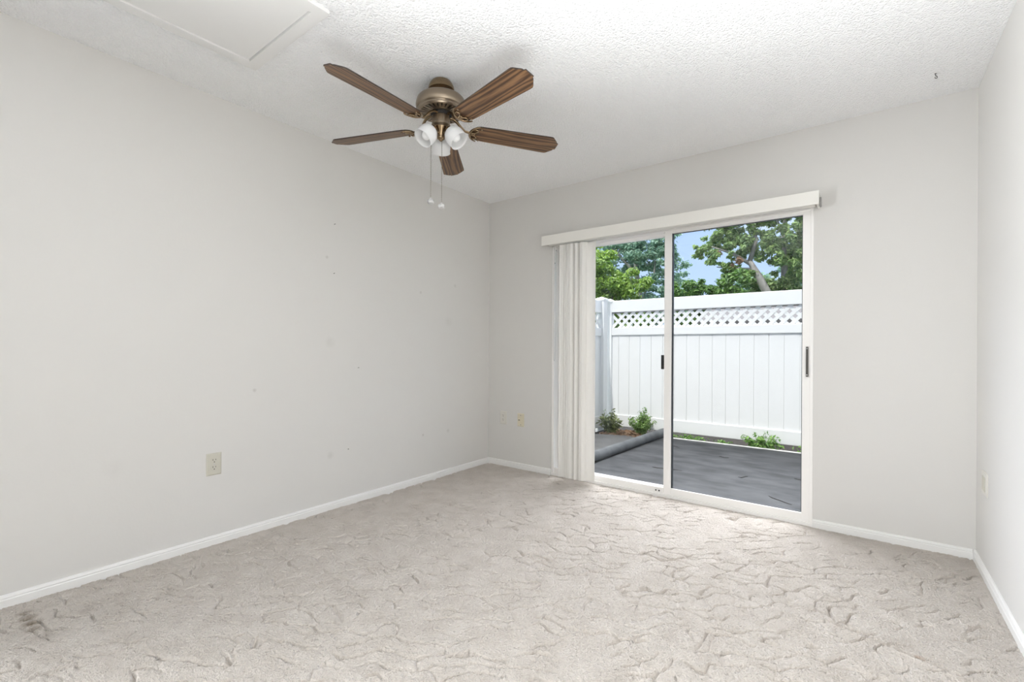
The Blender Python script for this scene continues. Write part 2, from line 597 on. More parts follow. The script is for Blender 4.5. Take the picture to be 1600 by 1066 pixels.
# carpet with carved grooves : a real height field
def carpet():
    st = 0.0035
    xs = np.arange(0, W + st, st)
    ys = np.arange(REAR, 0.0 + st, st)
    xs[-1] = W
    ys[-1] = 0.0
    X, Y = np.meshgrid(xs, ys)
    rng = np.random.default_rng(11)

    def vnoise(x, y, f, seed):
        rg = np.random.default_rng(seed)
        t_ = rg.random((64, 64))
        u, v = x * f, y * f
        i, j = np.floor(u).astype(int), np.floor(v).astype(int)
        fu, fv = u - i, v - j
        fu, fv = fu * fu * (3 - 2 * fu), fv * fv * (3 - 2 * fv)
        g = lambda a, b_: t_[a % 64, b_ % 64]
        return (g(i, j) * (1 - fu) * (1 - fv) + g(i + 1, j) * fu * (1 - fv)
                + g(i, j + 1) * (1 - fu) * fv + g(i + 1, j + 1) * fu * fv)
    wx = X + 0.070 * (vnoise(X, Y, 10, 1) - .5) + 0.022 * (vnoise(X, Y, 22, 2) - .5)
    wy = Y + 0.070 * (vnoise(X, Y, 10, 3) - .5) + 0.022 * (vnoise(X, Y, 22, 4) - .5)
    # cells are a little longer across the room's diagonal than along it, as in woven scallops
    e1, e2 = np.array([0.80, 0.60]), np.array([-0.60, 0.80])
    cu, cv = 0.108, 0.074
    u, v = (wx * e1[0] + wy * e1[1]) / cu, (wx * e2[0] + wy * e2[1]) / cv
    iu, iv = np.floor(u).astype(int), np.floor(v).astype(int)
    jit = rng.random((128, 128, 2)) * 0.9 + 0.05
    d1 = np.full(X.shape, 9.0)
    d2 = np.full(X.shape, 9.0)
    z0 = np.zeros(X.shape)
    p1u, p1v, p2u, p2v = z0.copy(), z0.copy(), z0.copy(), z0.copy()
    for a in (-1, 0, 1):
        for b_ in (-1, 0, 1):
            ci, cj = iu + a, iv + b_
            jj = jit[ci % 128, cj % 128]
            pu, pv = ci + jj[..., 0], cj + jj[..., 1]
            dd = np.hypot(pu - u, pv - v)
            near = dd < d1
            mid = (~near) & (dd < d2)
            d2 = np.where(near, d1, np.where(mid, dd, d2))
            p2u, p2v = np.where(near, p1u, np.where(mid, pu, p2u)), np.where(near, p1v, np.where(mid, pv, p2v))
            d1 = np.where(near, dd, d1)
            p1u, p1v = np.where(near, pu, p1u), np.where(near, pv, p1v)
    edge = (d2 - d1) * 0.5 * 0.088                    # rough distance from a cell border in metres
    nn_ = np.abs(p2v - p1v) / (np.hypot(p2u - p1u, p2v - p1v) + 1e-6)
    lay = np.clip(nn_ * 1.7 - 0.45, 0.0, 1)           # cuts across the pile run deep, along it shallow
    mask = np.clip((vnoise(X, Y, 13, 5) - 0.34) * 5.0, 0, 1) * (0.10 + 0.90 * lay)
    groove = np.exp(-(edge / 0.0036) ** 2) * mask
    pillow = np.clip(edge / 0.025, 0, 1) ** 0.6
    Z = (-0.021 * groove + 0.0014 * (pillow - 1) + 0.0025 * (vnoise(X, Y, 5, 6) - .5)
         + 0.0014 * (vnoise(X, Y, 75, 7) - .5) + 0.0050 * (rng.random(X.shape) - .5))
    # an old carpet seam running away from the viewer at the right
    sx, sy, ex, ey = 2.72, -1.15, 3.22, -1.30
    tt = np.clip(((X - sx) * (ex - sx) + (Y - sy) * (ey - sy)) / ((ex - sx) ** 2 + (ey - sy) ** 2), 0, 1)
    ds = (X - sx - tt * (ex - sx)) * (ey - sy) - (Y - sy - tt * (ey - sy)) * (ex - sx)
    ds = np.hypot(X - sx - tt * (ex - sx), Y - sy - tt * (ey - sy)) * np.sign(ds)
    Z += 0.005 * np.exp(-(ds / 0.012) ** 2) - 0.008 * np.exp(-((ds + 0.020) / 0.008) ** 2)
    Z = np.minimum(Z, 0.005)
    ny, nx = X.shape
    V = np.stack([X, Y, Z], -1).reshape(-1, 3)
    idx = np.arange(nx * ny).reshape(ny, nx)
    F = np.stack([idx[:-1, :-1], idx[:-1, 1:], idx[1:, 1:], idx[1:, :-1]], -1).reshape(-1, 4)
    o = mesh_np('floor', V, F, M['carpet'], None, True)
    structure(o, 'beige sculpted carpet with carved wavy grooves', 'floor')


carpet()
bm = bmesh.new()
box(bm, 0.0, REAR, -0.12, W, 0.0, -0.035)
structure(obj('floor_slab', bm, M['concrete']), 'concrete slab under the carpet', 'floor')


def baseboard(name, a, b_, nx, ny, label):
    """a, b = (x, y) along the wall; (nx, ny) points into the room"""
    prof = [(0, -0.02), (0.013, -0.02), (0.013, 0.030), (0.0105, 0.0335), (0.0105, 0.036), (0.012, 0.039),
            (0.0095, 0.046), (0.005, 0.049), (0, 0.050)]
    bm = bmesh.new()
    ends = []
    for (x, y) in (a, b_):
        ends.append([bm.verts.new((x + nx * o, y + ny * o, z)) for o, z in prof])
    k = len(prof)
    for i in range(k):
        bm.faces.new((ends[0][i], ends[0][(i + 1) % k], ends[1][(i + 1) % k], ends[1][i]))
    bm.faces.new(ends[0])
    bm.faces.new(ends[1][::-1])
    structure(obj(name, bm, M['trim']), label, 'baseboard')


baseboard('baseboard_left', (0, -3.48), (0, -0.0), 1, 0, 'narrow white baseboard along the left wall')
baseboard('baseboard_back', (0.013, 0), (DX0, 0), 0, -1, 'short white baseboard between corner and blind')
baseboard('baseboard_back_right', (DX1, 0), (W - 0.013, 0), 0, -1, 'white baseboard between glass door and right corner')
baseboard('baseboard_right', (W, REAR), (W, 0), -1, 0, 'white baseboard along the right wall')

# attic hatch in the ceiling
hx0, hx1, hy1, hy0 = 0.445, 1.088, -2.315, -3.20
root = empty('attic_hatch', ((hx0 + hx1) / 2, (hy0 + hy1) / 2, H))
tag(root, 'white attic access hatch with flat trim in the ceiling', 'hatch', None, 'structure')
ox, oy = root.location.x, root.location.y
bm = bmesh.new()
fw, ft = 0.052, 0.014
for (a0, b0, a1, b1) in ((hx0, hy1 - fw, hx1, hy1), (hx0, hy0, hx1, hy0 + fw),
                         (hx0, hy0 + fw, hx0 + fw, hy1 - fw), (hx1 - fw, hy0 + fw, hx1, hy1 - fw)):
    box(bm, a0 - ox, b0 - oy, -ft, a1 - ox, b1 - oy, 0.001)
obj('hatch_frame', bm, M['trim'], root)
bm = bmesh.new()
box(bm, hx0 + fw + 0.002 - ox, hy0 + fw + 0.002 - oy, -0.006, hx1 - fw - 0.002 - ox, hy1 - fw - 0.004 - oy, 0.001)
obj('hatch_panel', bm, M['trim'], root)

# ------------------------------------------------------------------ sliding glass door
door = structure(empty('door_1', ((DX0 + DX1) / 2, 0.06, 0)), 'white framed sliding glass patio door', 'door')
ox, oy = door.location.x, door.location.y


def dbox(name, boxes, material, parent=door, bev=0.003):
    bm = bmesh.new()
    for (x0, y0, z0, x1, y1, z1) in boxes:
        bb = bmesh.new()
        box(bb, x0 - ox, y0 - oy, z0, x1 - ox, y1 - oy, z1)
        if bev:
            bevel(bb, bev, 2)
        me = bpy.data.meshes.new('tmp')
        bb.to_mesh(me)
        bb.free()
        bm.from_mesh(me)
        bpy.data.meshes.remove(me)
    return obj(name, bm, material, parent)


JT = 0.022
dbox('frame', [(DX0, 0.0, -0.01, DX0 + JT, 0.13, DH), (DX1 - JT + 0.006, -0.002, -0.01, DX1, 0.13, DH),
               (DX0, 0.0, DH - 0.03, DX1, 0.13, DH), (DX0, -0.004, -0.012, DX1, 0.13, 0.022)], M['frame'])
# inner sliding panel (right)
sl = structure(dbox('sliding_panel', [(1.657, 0.010, 0.018, 1.710, 0.046, 1.945), (2.516, 0.010, 0.018, 2.562, 0.046, 1.945),
                            (1.710, 0.010, 0.018, 2.516, 0.046, 0.070), (1.710, 0.010, 1.914, 2.516, 0.046, 1.945)],
               M['frame']))
dbox('glazing_gasket', [(1.710, 0.020, 0.070, 1.7165, 0.044, 1.914), (2.512, 0.024, 0.070, 2.516, 0.040, 1.914),
                        (1.7165, 0.024, 0.070, 2.512, 0.040, 0.0735), (1.7165, 0.024, 1.911, 2.512, 0.040, 1.914)],
     M['gasket'], sl, 0)
dbox('glass_pane', [(1.7165, 0.030, 0.0735, 2.512, 0.034, 1.911)], M['glass'], sl, 0)
pull = tag(dbox('pull_handle', [(2.536, 0.000, 0.913, 2.549, 0.011, 1.097)], M['bronze_pull'], sl, 0.002),
           'dark bronze recessed pull')
dbox('pull_screw', [(2.5395, -0.002, 0.921, 2.5455, 0.002, 0.927), (2.5395, -0.002, 1.083, 2.5455, 0.002, 1.089)],
     M['steel'], sl, 0.001)
# outer fixed panel (left)
fx = dbox('fixed_panel', [(DX0 + JT, 0.066, 0.018, 0.785, 0.102, 1.945), (1.640, 0.066, 0.018, 1.690, 0.102, 1.945),
                          (0.785, 0.072, 0.018, 1.640, 0.096, 0.060), (0.785, 0.066, 1.912, 1.640, 0.102, 1.945)],
          M['frame'])
dbox('glass_pane', [(0.785, 0.080, 0.060, 1.640, 0.086, 1.912)], M['glass'], fx, 0)
dbox('bottom_track', [(DX0 + JT, 0.004, 0.015, 1.657, 0.016, 0.066)], M['frame'], door, 0.004)
tag(dbox('latch', [(1.632, 0.018, 0.930, 1.658, 0.040, 1.034)], M['black'], sl, 0.004), 'black thumb latch')
dbox('track_screw', [(1.600, 0.001, 0.036, 1.610, 0.005, 0.046), (1.624, 0.001, 0.036, 1.634, 0.005, 0.046)],
     M['black'], door, 0.001)

# ------------------------------------------------------------------ vertical blind
vb = tag(empty('vertical_blind', (1.63, -0.05, 1.94)),
         'cream vertical blind stacked at the left of the sliding glass door', 'blind')
ox, oy, oz = vb.location


def vbox(name, boxes, material, parent=vb, bev=0.002):
    bm = bmesh.new()
    for (x0, y0, z0, x1, y1, z1) in boxes:
        bb = bmesh.new()
        box(bb, x0 - ox, y0 - oy, z0 - oz, x1 - ox, y1 - oy, z1 - oz)
        if bev:
            bevel(bb, bev, 2)
        me = bpy.data.meshes.new('tmp')
        bb.to_mesh(me)
        bb.free()
        bm.from_mesh(me)
        bpy.data.meshes.remove(me)
    return obj(name, bm, material, parent)


vbox('valance', [(0.665, -0.118, 1.934, 2.607, -0.108, 2.014), (0.665, -0.108, 1.998, 2.607, -0.002, 2.010)], M['valance'])
vbox('valance_return', [(2.594, -0.110, 1.934, 2.606, -0.002, 2.008)], M['valance'])
vbox('headrail', [(0.715, -0.085, 1.938, 2.585, -0.040, 1.975)], M['valance'])
tag(vbox('end_clip', [(2.607, -0.07, 1.930, 2.616, -0.045, 1.985)], M['bead']), 'small metal clip at the valance end')


def make_vane():
    """curved vinyl strip, origin at its top centre, width along local x"""
    bm = bmesh.new()
    w, hgt, k = 0.089, 1.892, 8
    rows = []
    for z in (0, -0.02, -hgt * 0.5, -hgt):
        fr_, bk_ = [], []
        for i in range(k + 1):
            s = i / k - 0.5
            yb = 0.013 * (1 - 4 * s * s)
            fr_.append(bm.verts.new((s * w, yb, z)))
            bk_.append(bm.verts.new((s * w, yb + 0.0014, z)))
        rows.append(fr_ + bk_[::-1])
    nn = len(rows[0])
    for a, b_ in zip(rows, rows[1:]):
        for i in range(nn):
            bm.faces.new((a[i], a[(i + 1) % nn], b_[(i + 1) % nn], b_[i]))
    bm.faces.new(rows[0])
    bm.faces.new(rows[-1][::-1])
    return bm


vane0 = obj('vane', make_vane(), M['vane'], vb, 0.8)
for i in range(11):
    v = vane0 if i == 0 else vane0.copy()
    if i:
        COL.objects.link(v)
        v.parent = vb
    x = 0.846 + 0.0205 * i
    v.location = (x - ox, -0.060 + random.uniform(-.004, .004) - oy, 1.922 - oz)
    v.rotation_euler = (0, 0, math.radians(-90 + random.uniform(-20, 12)))
lead = vane0.copy()
COL.objects.link(lead)
lead.parent = vb
lead.location = (1.094 - ox, -0.066 - oy, 1.922 - oz)
lead.rotation_euler = (0, 0, math.radians(6))
# control cord and tilt chain
bm = bmesh.new()
cpts = [(0.748 - ox, -0.048 - oy, 1.94 - oz), (0.745 - ox, -0.048 - oy, 1.4 - oz), (0.748 - ox, -0.048 - oy, 0.985 - oz),
        (0.754 - ox, -0.048 - oy, 0.972 - oz), (0.760 - ox, -0.048 - oy, 0.985 - oz), (0.763 - ox, -0.048 - oy, 1.4 - oz),
        (0.765 - ox, -0.048 - oy, 1.94 - oz)]
tube(bm, cpts, 0.0016, 6)
obj('cord_loop', bm, M['cord'], vb)
for (x, z) in ((0.770, 1.895), (0.758, 1.79)):
    bm = bmesh.new()
    bmesh.ops.create_uvsphere(bm, u_segments=10, v_segments=8, radius=0.0042)
    obj('cord_bead', bm, M['bead'], vb, 3.2, (x - ox, -0.052 - oy, z - oz))
bm = bmesh.new()
tube(bm, [(0.80 - ox, -0.075 - oy, 0.045 - oz), (0.90 - ox, -0.09 - oy, 0.036 - oz), (0.99 - ox, -0.085 - oy, 0.047 - oz)], 0.0015, 6)
obj('bottom_chain', bm, M['valance'], vb)


# ------------------------------------------------------------------ outlets, hook, nails
def plate_bm(w=0.07, h=0.116, t=0.006):
    """face plate standing on the xz plane, facing -y"""
    bm = bmesh.new()
    a = [(-w / 2, 0, -h / 2), (w / 2, 0, -h / 2), (w / 2, 0, h / 2), (-w / 2, 0, h / 2)]
    k = 0.006
    bk = [bm.verts.new(p) for p in a]
    md = [bm.verts.new((p[0], -t * 0.5, p[2])) for p in a]
    ft_ = [bm.verts.new((p[0] - math.copysign(k, p[0]), -t, p[2] - math.copysign(k, p[2]))) for p in a]
    for r0, r1 in ((bk, md), (md, ft_)):
        for i in range(4):
            bm.faces.new((r0[i], r0[(i + 1) % 4], r1[(i + 1) % 4], r1[i]))
    bm.faces.new(ft_)
    bm.faces.new(bk[::-1])
    return bm


def duplex(name, loc, rz, plate_mat, label):
    r_ = tag(empty(name, loc, rz), label, 'outlet')
    obj('face_plate', plate_bm(0.074, 0.120), plate_mat, r_)
    for s in (1, -1):
        bm = bmesh.new()
        o = []
        for k in range(32):
            t_ = 2 * PI * k / 32
            x, z = 0.0172 * math.cos(t_), 0.0172 * math.sin(t_)
            z = max(-0.0142, min(0.0142, z))
            o.append((x, z))
        prism(bm, o, 0.0055, 0.0085)
        bmesh.ops.rotate(bm, verts=bm.verts[:], cent=(0, 0, 0), matrix=Matrix.Rotation(PI / 2, 3, 'X'))
        rec = obj('receptacle', bm, plate_mat, r_, None, (0, 0, s * 0.0195))
        bm = bmesh.new()
        box(bm, -0.0079, -0.0088, 0.0005, -0.0054, -0.0080, 0.0095)
        box(bm, 0.0054, -0.0088, 0.0015, 0.0077, -0.0080, 0.0090)
        bb = bmesh.new()
        o = [(0.0028 * math.cos(2 * PI * k / 12), 0.0028 * math.sin(2 * PI * k / 12) - 0.0068) for k in range(12)]
        prism(bm, [(x, z + 0) for x, z in o], 100, 101)
        vs = [v for v in bm.verts if v.co.z > 50]
        for v in vs:
            v.co = Vector((v.co.x, -0.0088 + (v.co.z - 100) * 0.0008, v.co.y))
        bb.free()
        obj('slots', bm, M['slot'], rec)
    bm = bmesh.new()
    lathe(bm, [(0.0001, -0.0075), (0.003, -0.0068), (0.0032, -0.0055)], 14,
          Matrix.Rotation(-PI / 2, 4, 'X') @ Matrix.Identity(4))
    for v in bm.verts:
        v.co.y = -abs(v.co.y)
    obj('screw', bm, M['steel'], r_)
    return r_


duplex('wall_outlet', (0, -2.325, 0.438), -PI / 2 + PI, M['plate_grey'], 'grey beige duplex outlet low on the left wall')
duplex('wall_outlet', (0.182, 0, 0.440), 0, M['plate_white'], 'pale duplex outlet on back wall beside the corner')

ph = tag(empty('cable_plate', (0.378, 0, 0.436)), 'yellowed ivory jack plate between corner outlet and blind', 'jack plate')
obj('face_plate', plate_bm(0.072, 0.117), M['plate_ivory'], ph)
bm = bmesh.new()
box(bm, -0.026, -0.0085, -0.008, 0.000, -0.004, 0.006)
bevel(bm, 0.001, 1)
obj('jack_cover', bm, M['plate_ivory'], ph)
bm = bmesh.new()
box(bm, -0.024, -0.0093, -0.004, -0.004, -0.0082, 0.002)
obj('jack_slot', bm, M['slot'], ph)
for s in (1, -1):
    bm = bmesh.new()
    bmesh.ops.create_uvsphere(bm, u_segments=10, v_segments=6, radius=0.0042)
    bmesh.ops.scale(bm, vec=(1, 0.5, 1), verts=bm.verts[:])
    obj('screw', bm, M['bead'], ph, 3.2, (0.002, -0.0065, s * 0.042))

sw = tag(empty('blank_plate', (W, -0.226, 0.443), PI / 2 - PI), 'white cover plate low on the right wall', 'cover plate')
sw.rotation_euler = (0, 0, -PI / 2)
obj('face_plate', plate_bm(0.116, 0.112), M['plate_white'], sw)
bm = bmesh.new()
for (x0, x1) in ((-0.034, -0.006), (0.008, 0.036)):
    box(bm, x0, -0.0078, -0.034, x1, -0.0055, 0.034)
obj('insert', bm, M['plate_grey'], sw)

bm = bmesh.new()
hk = [(0, 0, 0.001), (0, 0, -0.010), (0.001, 0, -0.016)]
for k in range(9):
    t_ = math.radians(110 - k * 36)
    hk.append((0.0005 + 0.009 * math.cos(t_) * 1.0 + 0.003, 0, -0.025 + 0.009 * math.sin(t_)))
tube(bm, hk, 0.0022, 8)
lathe(bm, [(0.0001, -0.003), (0.006, -0.002), (0.0065, 0.0)], 14)
hook = obj('ceiling_hook', bm, M['nail'], None, 0.9, (3.095, -0.294, H), (0, 0, math.radians(38)))
hook.scale = (0.7, 0.7, 0.7)
tag(hook, 'small dark screw hook in the ceiling near the right corner', 'hook')


def nail(y, z, label, tilt=0.3):
    bm = bmesh.new()
    lathe(bm, [(0.0001, 0.014), (0.0028, 0.0135), (0.0030, 0.0125), (0.0012, 0.012), (0.0011, -0.004)], 10)
    o = obj('nail', bm, M['nail'], None, 0.9, (0, y, z), (0, PI / 2 + tilt * -0.6, 0))
    tag(o, label, 'nail', 'nails in the left wall')


nail(-1.613, 1.895, 'tiny dark nail, the topmost on the left wall')
nail(-1.616, 1.567, 'tiny dark nail on left wall straight below the topmost nail')
nail(-1.425, 0.934, 'tiny dark nail at mid height on the left wall')
nail(-1.502, 0.379, 'tiny dark nail, the lowest on the left wall, right of the outlet')

# ------------------------------------------------------------------ ceiling fan
FX, FY = 1.085, -1.688
fan = tag(empty('ceiling_fan', (FX, FY, H)), 'five blade wooden ceiling fan with bronze motor and white globes', 'ceiling fan')
AZ = math.radians(136)                # direction away from the viewer


def fz(z):
    return z - H


def lobj(name, prof, material, parent=fan, seg=48, ang=0.6, loc=None, rot=None):
    bm = bmesh.new()
    lathe(bm, prof, seg)
    return obj(name, bm, material, parent, ang, loc, rot)


lobj('canopy', [(0.0, fz(2.44)), (0.050, fz(2.44)), (0.057, fz(2.431)), (0.0635, fz(2.418)), (0.067, fz(2.404)), (0.067, fz(2.396)),
                (0.060, fz(2.392)), (0.050, fz(2.386)), (0.040, fz(2.372)), (0.038, fz(2.34)), (0.0, fz(2.34))], M['brass'])
lobj('motor_housing', [(0.0, fz(2.368)), (0.070, fz(2.367)), (0.098, fz(2.361)), (0.114, fz(2.352)), (0.121, fz(2.344)),
                       (0.123, fz(2.337)), (0.127, fz(2.326)), (0.1285, fz(2.314)), (0.127, fz(2.303)), (0.125, fz(2.298)),
                       (0.122, fz(2.296)), (0.119, fz(2.292)), (0.0, fz(2.292))], M['bronze'])
# slotted vent plate under the motor: ribs with open slots above a dark core
bm = bmesh.new()
lathe(bm, [(0.109, fz(2.294)), (0.1185, fz(2.292)), (0.1185, fz(2.286)), (0.114, fz(2.280)), (0.104, fz(2.279)), (0.104, fz(2.286)),
           (0.109, fz(2.294))], 48)
lathe(bm, [(0.055, fz(2.286)), (0.068, fz(2.280)), (0.068, fz(2.276)), (0.054, fz(2.276)), (0.055, fz(2.286))], 48)
for k in range(30):
    a = 2 * PI * k / 30
    vs = box(bm, 0.064, -0.0062, fz(2.2775), 0.108, 0.0062, fz(2.2815))
    bmesh.ops.rotate(bm, verts=vs, cent=(0, 0, 0), matrix=Matrix.Rotation(a, 3, 'Z'))
obj('vent_ring', bm, M['bronze'], fan, 0.6)
lobj('vent_core', [(0.0, fz(2.2905)), (0.112, fz(2.2905)), (0.112, fz(2.2875)), (0.058, fz(2.287)), (0.056, fz(2.282)), (0.0, fz(2.282))],
     M['dark_core'])
lobj('flywheel', [(0.0, fz(2.285)), (0.054, fz(2.285)), (0.054, fz(2.270)), (0.046, fz(2.262)), (0.0, fz(2.262))], M['dark_core'])
bm = bmesh.new()
lathe(bm, [(0.0, fz(2.27)), (0.040, fz(2.27)), (0.044, fz(2.262)), (0.044, fz(2.226)), (0.048, fz(2.222)), (0.048, fz(2.216)),
           (0.040, fz(2.212)), (0.030, fz(2.206)), (0.0, fz(2.206))], 40)
for k in range(8):
    a = 2 * PI * k / 8
    vs = box(bm, 0.043, -0.0025, fz(2.262), 0.0462, 0.0025, fz(2.224))
    bmesh.ops.rotate(bm, verts=vs, cent=(0, 0, 0), matrix=Matrix.Rotation(a + 0.3, 3, 'Z'))
obj('switch_housing', bm, M['bronze'], fan, 0.6)
lobj('light_fitter', [(0.0, fz(2.212)), (0.034, fz(2.212)), (0.030, fz(2.200)), (0.022, fz(2.190)), (0.018, fz(2.176)), (0.016, fz(2.162)),
                      (0.020, fz(2.158)), (0.0195, fz(2.150)), (0.012, fz(2.145)), (0.006, fz(2.138)), (0.0, fz(2.137))], M['brass'])

# blades: local x outward
def blade_outline():
    r0, r1 = 0.160, 0.648
    up = [(r0, 0.014), (r0 + 0.006, 0.032), (r0 + 0.020, 0.046), (r0 + 0.040, 0.053), (r0 + 0.1, 0.056), (r1 - 0.062, 0.0665),
          (r1 - 0.048, 0.0660), (r1 - 0.040, 0.062), (r1 - 0.012, 0.034), (r1 - 0.010, 0.026), (r1, 0.023)]
    return up + [(x, -y) for x, y in up[::-1]]


def make_bracket(parent):
    bm = bmesh.new()
    # arm: rises out of the flywheel and dips down to the blade
    pts = [(0.044, 0, 0.060), (0.066, 0, 0.057), (0.086, 0, 0.044), (0.104, 0, 0.020), (0.124, 0, 0.000), (0.150, 0, -0.004), (0.166, 0, -0.005)]
    rings = tube(bm, pts, [0.010, 0.0095, 0.0085, 0.008, 0.008, 0.009, 0.010], 10)
    for rg in rings:
        c = sum((v.co for v in rg), Vector()) / len(rg)
        for v in rg:
            v.co.z = c.z + (v.co.z - c.z) * 0.55
    # curled holder following the round blade root
    o = []
    for k in range(17):
        t_ = -1.25 + 2.5 * k / 16
        o.append((0.214 - 0.062 * math.cos(t_), 0.0565 * math.sin(t_) / math.sin(1.25), -0.007))
    tube(bm, o, [0.0028 + 0.0040 * math.sin(PI * k / 16) for k in range(17)], 8)
    for s in (1, -1):
        c = [(0.158, s * 0.004, -0.007), (0.178, s * 0.010, -0.008), (0.190, s * 0.022, -0.008), (0.187, s * 0.034, -0.008),
             (0.176, s * 0.036, -0.008), (0.170, s * 0.028, -0.008)]
        tube(bm, c, [0.006, 0.005, 0.0048, 0.0045, 0.004, 0.003], 8)
    for (x, y) in ((0.176, 0.0), (0.205, 0.042), (0.205, -0.042)):
        ret = bmesh.ops.create_uvsphere(bm, u_segments=10, v_segments=6, radius=0.0062)
        bmesh.ops.scale(bm, vec=(1, 1, 0.6), verts=ret['verts'])
        bmesh.ops.translate(bm, vec=(x, y, -0.009), verts=ret['verts'])
    return obj('blade_bracket', bm, M['brass'], parent, 0.9)


bm = bmesh.new()
prism(bm, blade_outline(), -0.003, 0.003)
for f in bm.faces:
    f.material_index = 0
bm.normal_update()
for f in bm.faces:
    if abs(f.normal.z) < 0.5:
        f.material_index = 1
blade = obj('blade', bm, [M['wood'], M['wood_edge']], fan)
make_bracket(blade)
angs = [-160.0, -88.5, -10.5, 56.5, 128.0]
BZ = fz(2.208)
for i, a in enumerate(angs):
    b_ = blade if i == 0 else copy_tree(blade, fan)
    b_.location = (0, 0, BZ)
    b_.rotation_euler = (Matrix.Rotation(math.radians(a), 3, 'Z') @ Matrix.Rotation(math.radians(-12.5), 3, 'X')).to_euler()

# lamp shades: tulip globes on bent arms
def make_shade():
    """origin at the socket, axis along local -z"""
    bm = bmesh.new()
    pr = [(0.018, 0.0), (0.026, -0.008), (0.042, -0.020), (0.054, -0.038), (0.059, -0.058), (0.0585, -0.078), (0.056, -0.094), (0.058, -0.106),
          (0.055, -0.1065), (0.053, -0.094), (0.0555, -0.078), (0.056, -0.058), (0.051, -0.038), (0.039, -0.022), (0.023, -0.011), (0.015, -0.003)]
    lathe(bm, pr, 36)
    return bm


sh0 = None
for i, da in enumerate((0, 120, 240)):
    a = AZ + math.radians(da)
    d = Vector((math.cos(a), math.sin(a), 0))
    tilt = math.radians(42)
    if sh0 is None:
        sh0 = obj('lamp_shade', make_shade(), M['opal'], fan, 3.2)
        bm = bmesh.new()
        lathe(bm, [(0.0, 0.012), (0.018, 0.011), (0.024, 0.004), (0.0245, -0.006), (0.020, -0.009), (0.012, -0.012), (0.0, -0.012)], 28)
        # bent arm back to the fitter
        tube(bm, [(0, 0, 0.010), (-0.006, 0, 0.020), (-0.020, 0, 0.024), (-0.036, 0, 0.008)], 0.006, 8)
        obj('shade_holder', bm, M['brass'], sh0, 0.8)
        bm = bmesh.new()
        lathe(bm, [(0.0, -0.01), (0.012, -0.012), (0.014, -0.035), (0.021, -0.050), (0.0265, -0.066), (0.025, -0.080), (0.017, -0.091), (0.0, -0.095)], 28)
        obj('bulb', bm, M['bulb'], sh0, 3.2)
        s = sh0
    else:
        s = copy_tree(sh0, fan)
    s.location = (d.x * 0.044, d.y * 0.044, fz(2.189))
    s.scale = (0.86, 0.86, 0.86)
    s.rotation_euler = (Matrix.Rotation(a, 3, 'Z') @ Matrix.Rotation(-tilt, 3, 'Y')).to_euler()


def pull_chain(x, y, z0, z1):
    bm = bmesh.new()
    tube(bm, [(x, y, fz(z0)), (x, y, fz(z1))], 0.0012, 6)
    z = z0
    while z > z1:
        ret = bmesh.ops.create_icosphere(bm, subdivisions=1, radius=0.0021)
        bmesh.ops.translate(bm, vec=(x, y, fz(z)), verts=ret['verts'])
        z -= 0.011
    c = obj('pull_chain', bm, M['chain'], fan)
    bm = bmesh.new()
    lathe(bm, [(0.0, fz(z1 + 0.006)), (0.004, fz(z1 + 0.005)), (0.006, fz(z1)), (0.0165, fz(z1 - 0.006)), (0.0185, fz(z1 - 0.013)),
               (0.0165, fz(z1 - 0.021)), (0.008, fz(z1 - 0.027)), (0.0, fz(z1 - 0.028))], 12)
    bmesh.ops.translate(bm, vec=(x, y, 0), verts=bm.verts[:])
    tag(obj('chain_knob', bm, M['crystal'], c), 'clear faceted crystal knob')


pull_chain(1.036 - FX, -1.711 - FY, 2.215, 1.845)
pull_chain(1.0815 - FX, -1.678 - FY, 2.150, 1.820)

# ------------------------------------------------------------------ patio and fence
GZ = -0.09
bm = bmesh.new()
prism(bm, [(0.62, WT), (4.4, WT), (4.4, 2.86), (0.70, 2.80)], GZ - 0.12, GZ)
structure(obj('patio_slab', bm, M['concrete']), 'dark grey concrete patio outside the glass door', 'patio')
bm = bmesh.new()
prism(bm, [(0.72, 2.745), (4.4, 2.80), (4.4, 2.865), (0.72, 2.805)], GZ - 0.10, GZ + 0.002)  # added strip, the sunlit band of the slab put into its colour
structure(obj('sunlit_strip', bm, M['edge']), 'strip along the far patio edge with sunlight painted as pale concrete', 'patio')
bm = bmesh.new()
prism(bm, [(-0.20, WT), (0.56, WT), (0.60, 2.42), (0.30, 2.50), (-0.20, 2.30)], GZ - 0.12, GZ + 0.012)
structure(obj('side_slab', bm, M['concrete_pale']), 'paler grey concrete slab left of the curb', 'slab')
bm = bmesh.new()
box(bm, -14, WT, GZ - 0.40, 16, 40, GZ - 0.09)
structure(obj('yard_ground', bm, M['grass_ground']), 'grassy ground beyond the patio', 'ground')
bm = bmesh.new()
prism(bm, [(-0.45, 2.2), (4.4, 2.70), (4.4, 4.6), (-0.45, 4.6)], GZ - 0.15, GZ - 0.06)
structure(obj('planting_strip', bm, M['soil']), 'dark soil strip along the fence foot', 'ground')

bm = bmesh.new()
pts, n_ = [], 26
rng = random.Random(3)
for i in range(n_ + 1):
    t_ = i / n_
    pts.append((0.555 + 0.125 * t_ + rng.uniform(-.003, .003), 0.45 + 2.42 * t_, GZ + 0.046))
rings = tube(bm, pts, 0.056, 18)
for rg in rings:
    cx_ = sum(v.co.x for v in rg) / len(rg)
    for v in rg:
        v.co.z = max(v.co.z, GZ + 0.001)
tag(obj('concrete_curb', bm, M['curb'], None, 0.9), 'rounded grey concrete curb crossing the patio by the bush', 'curb')

FY0 = 3.05


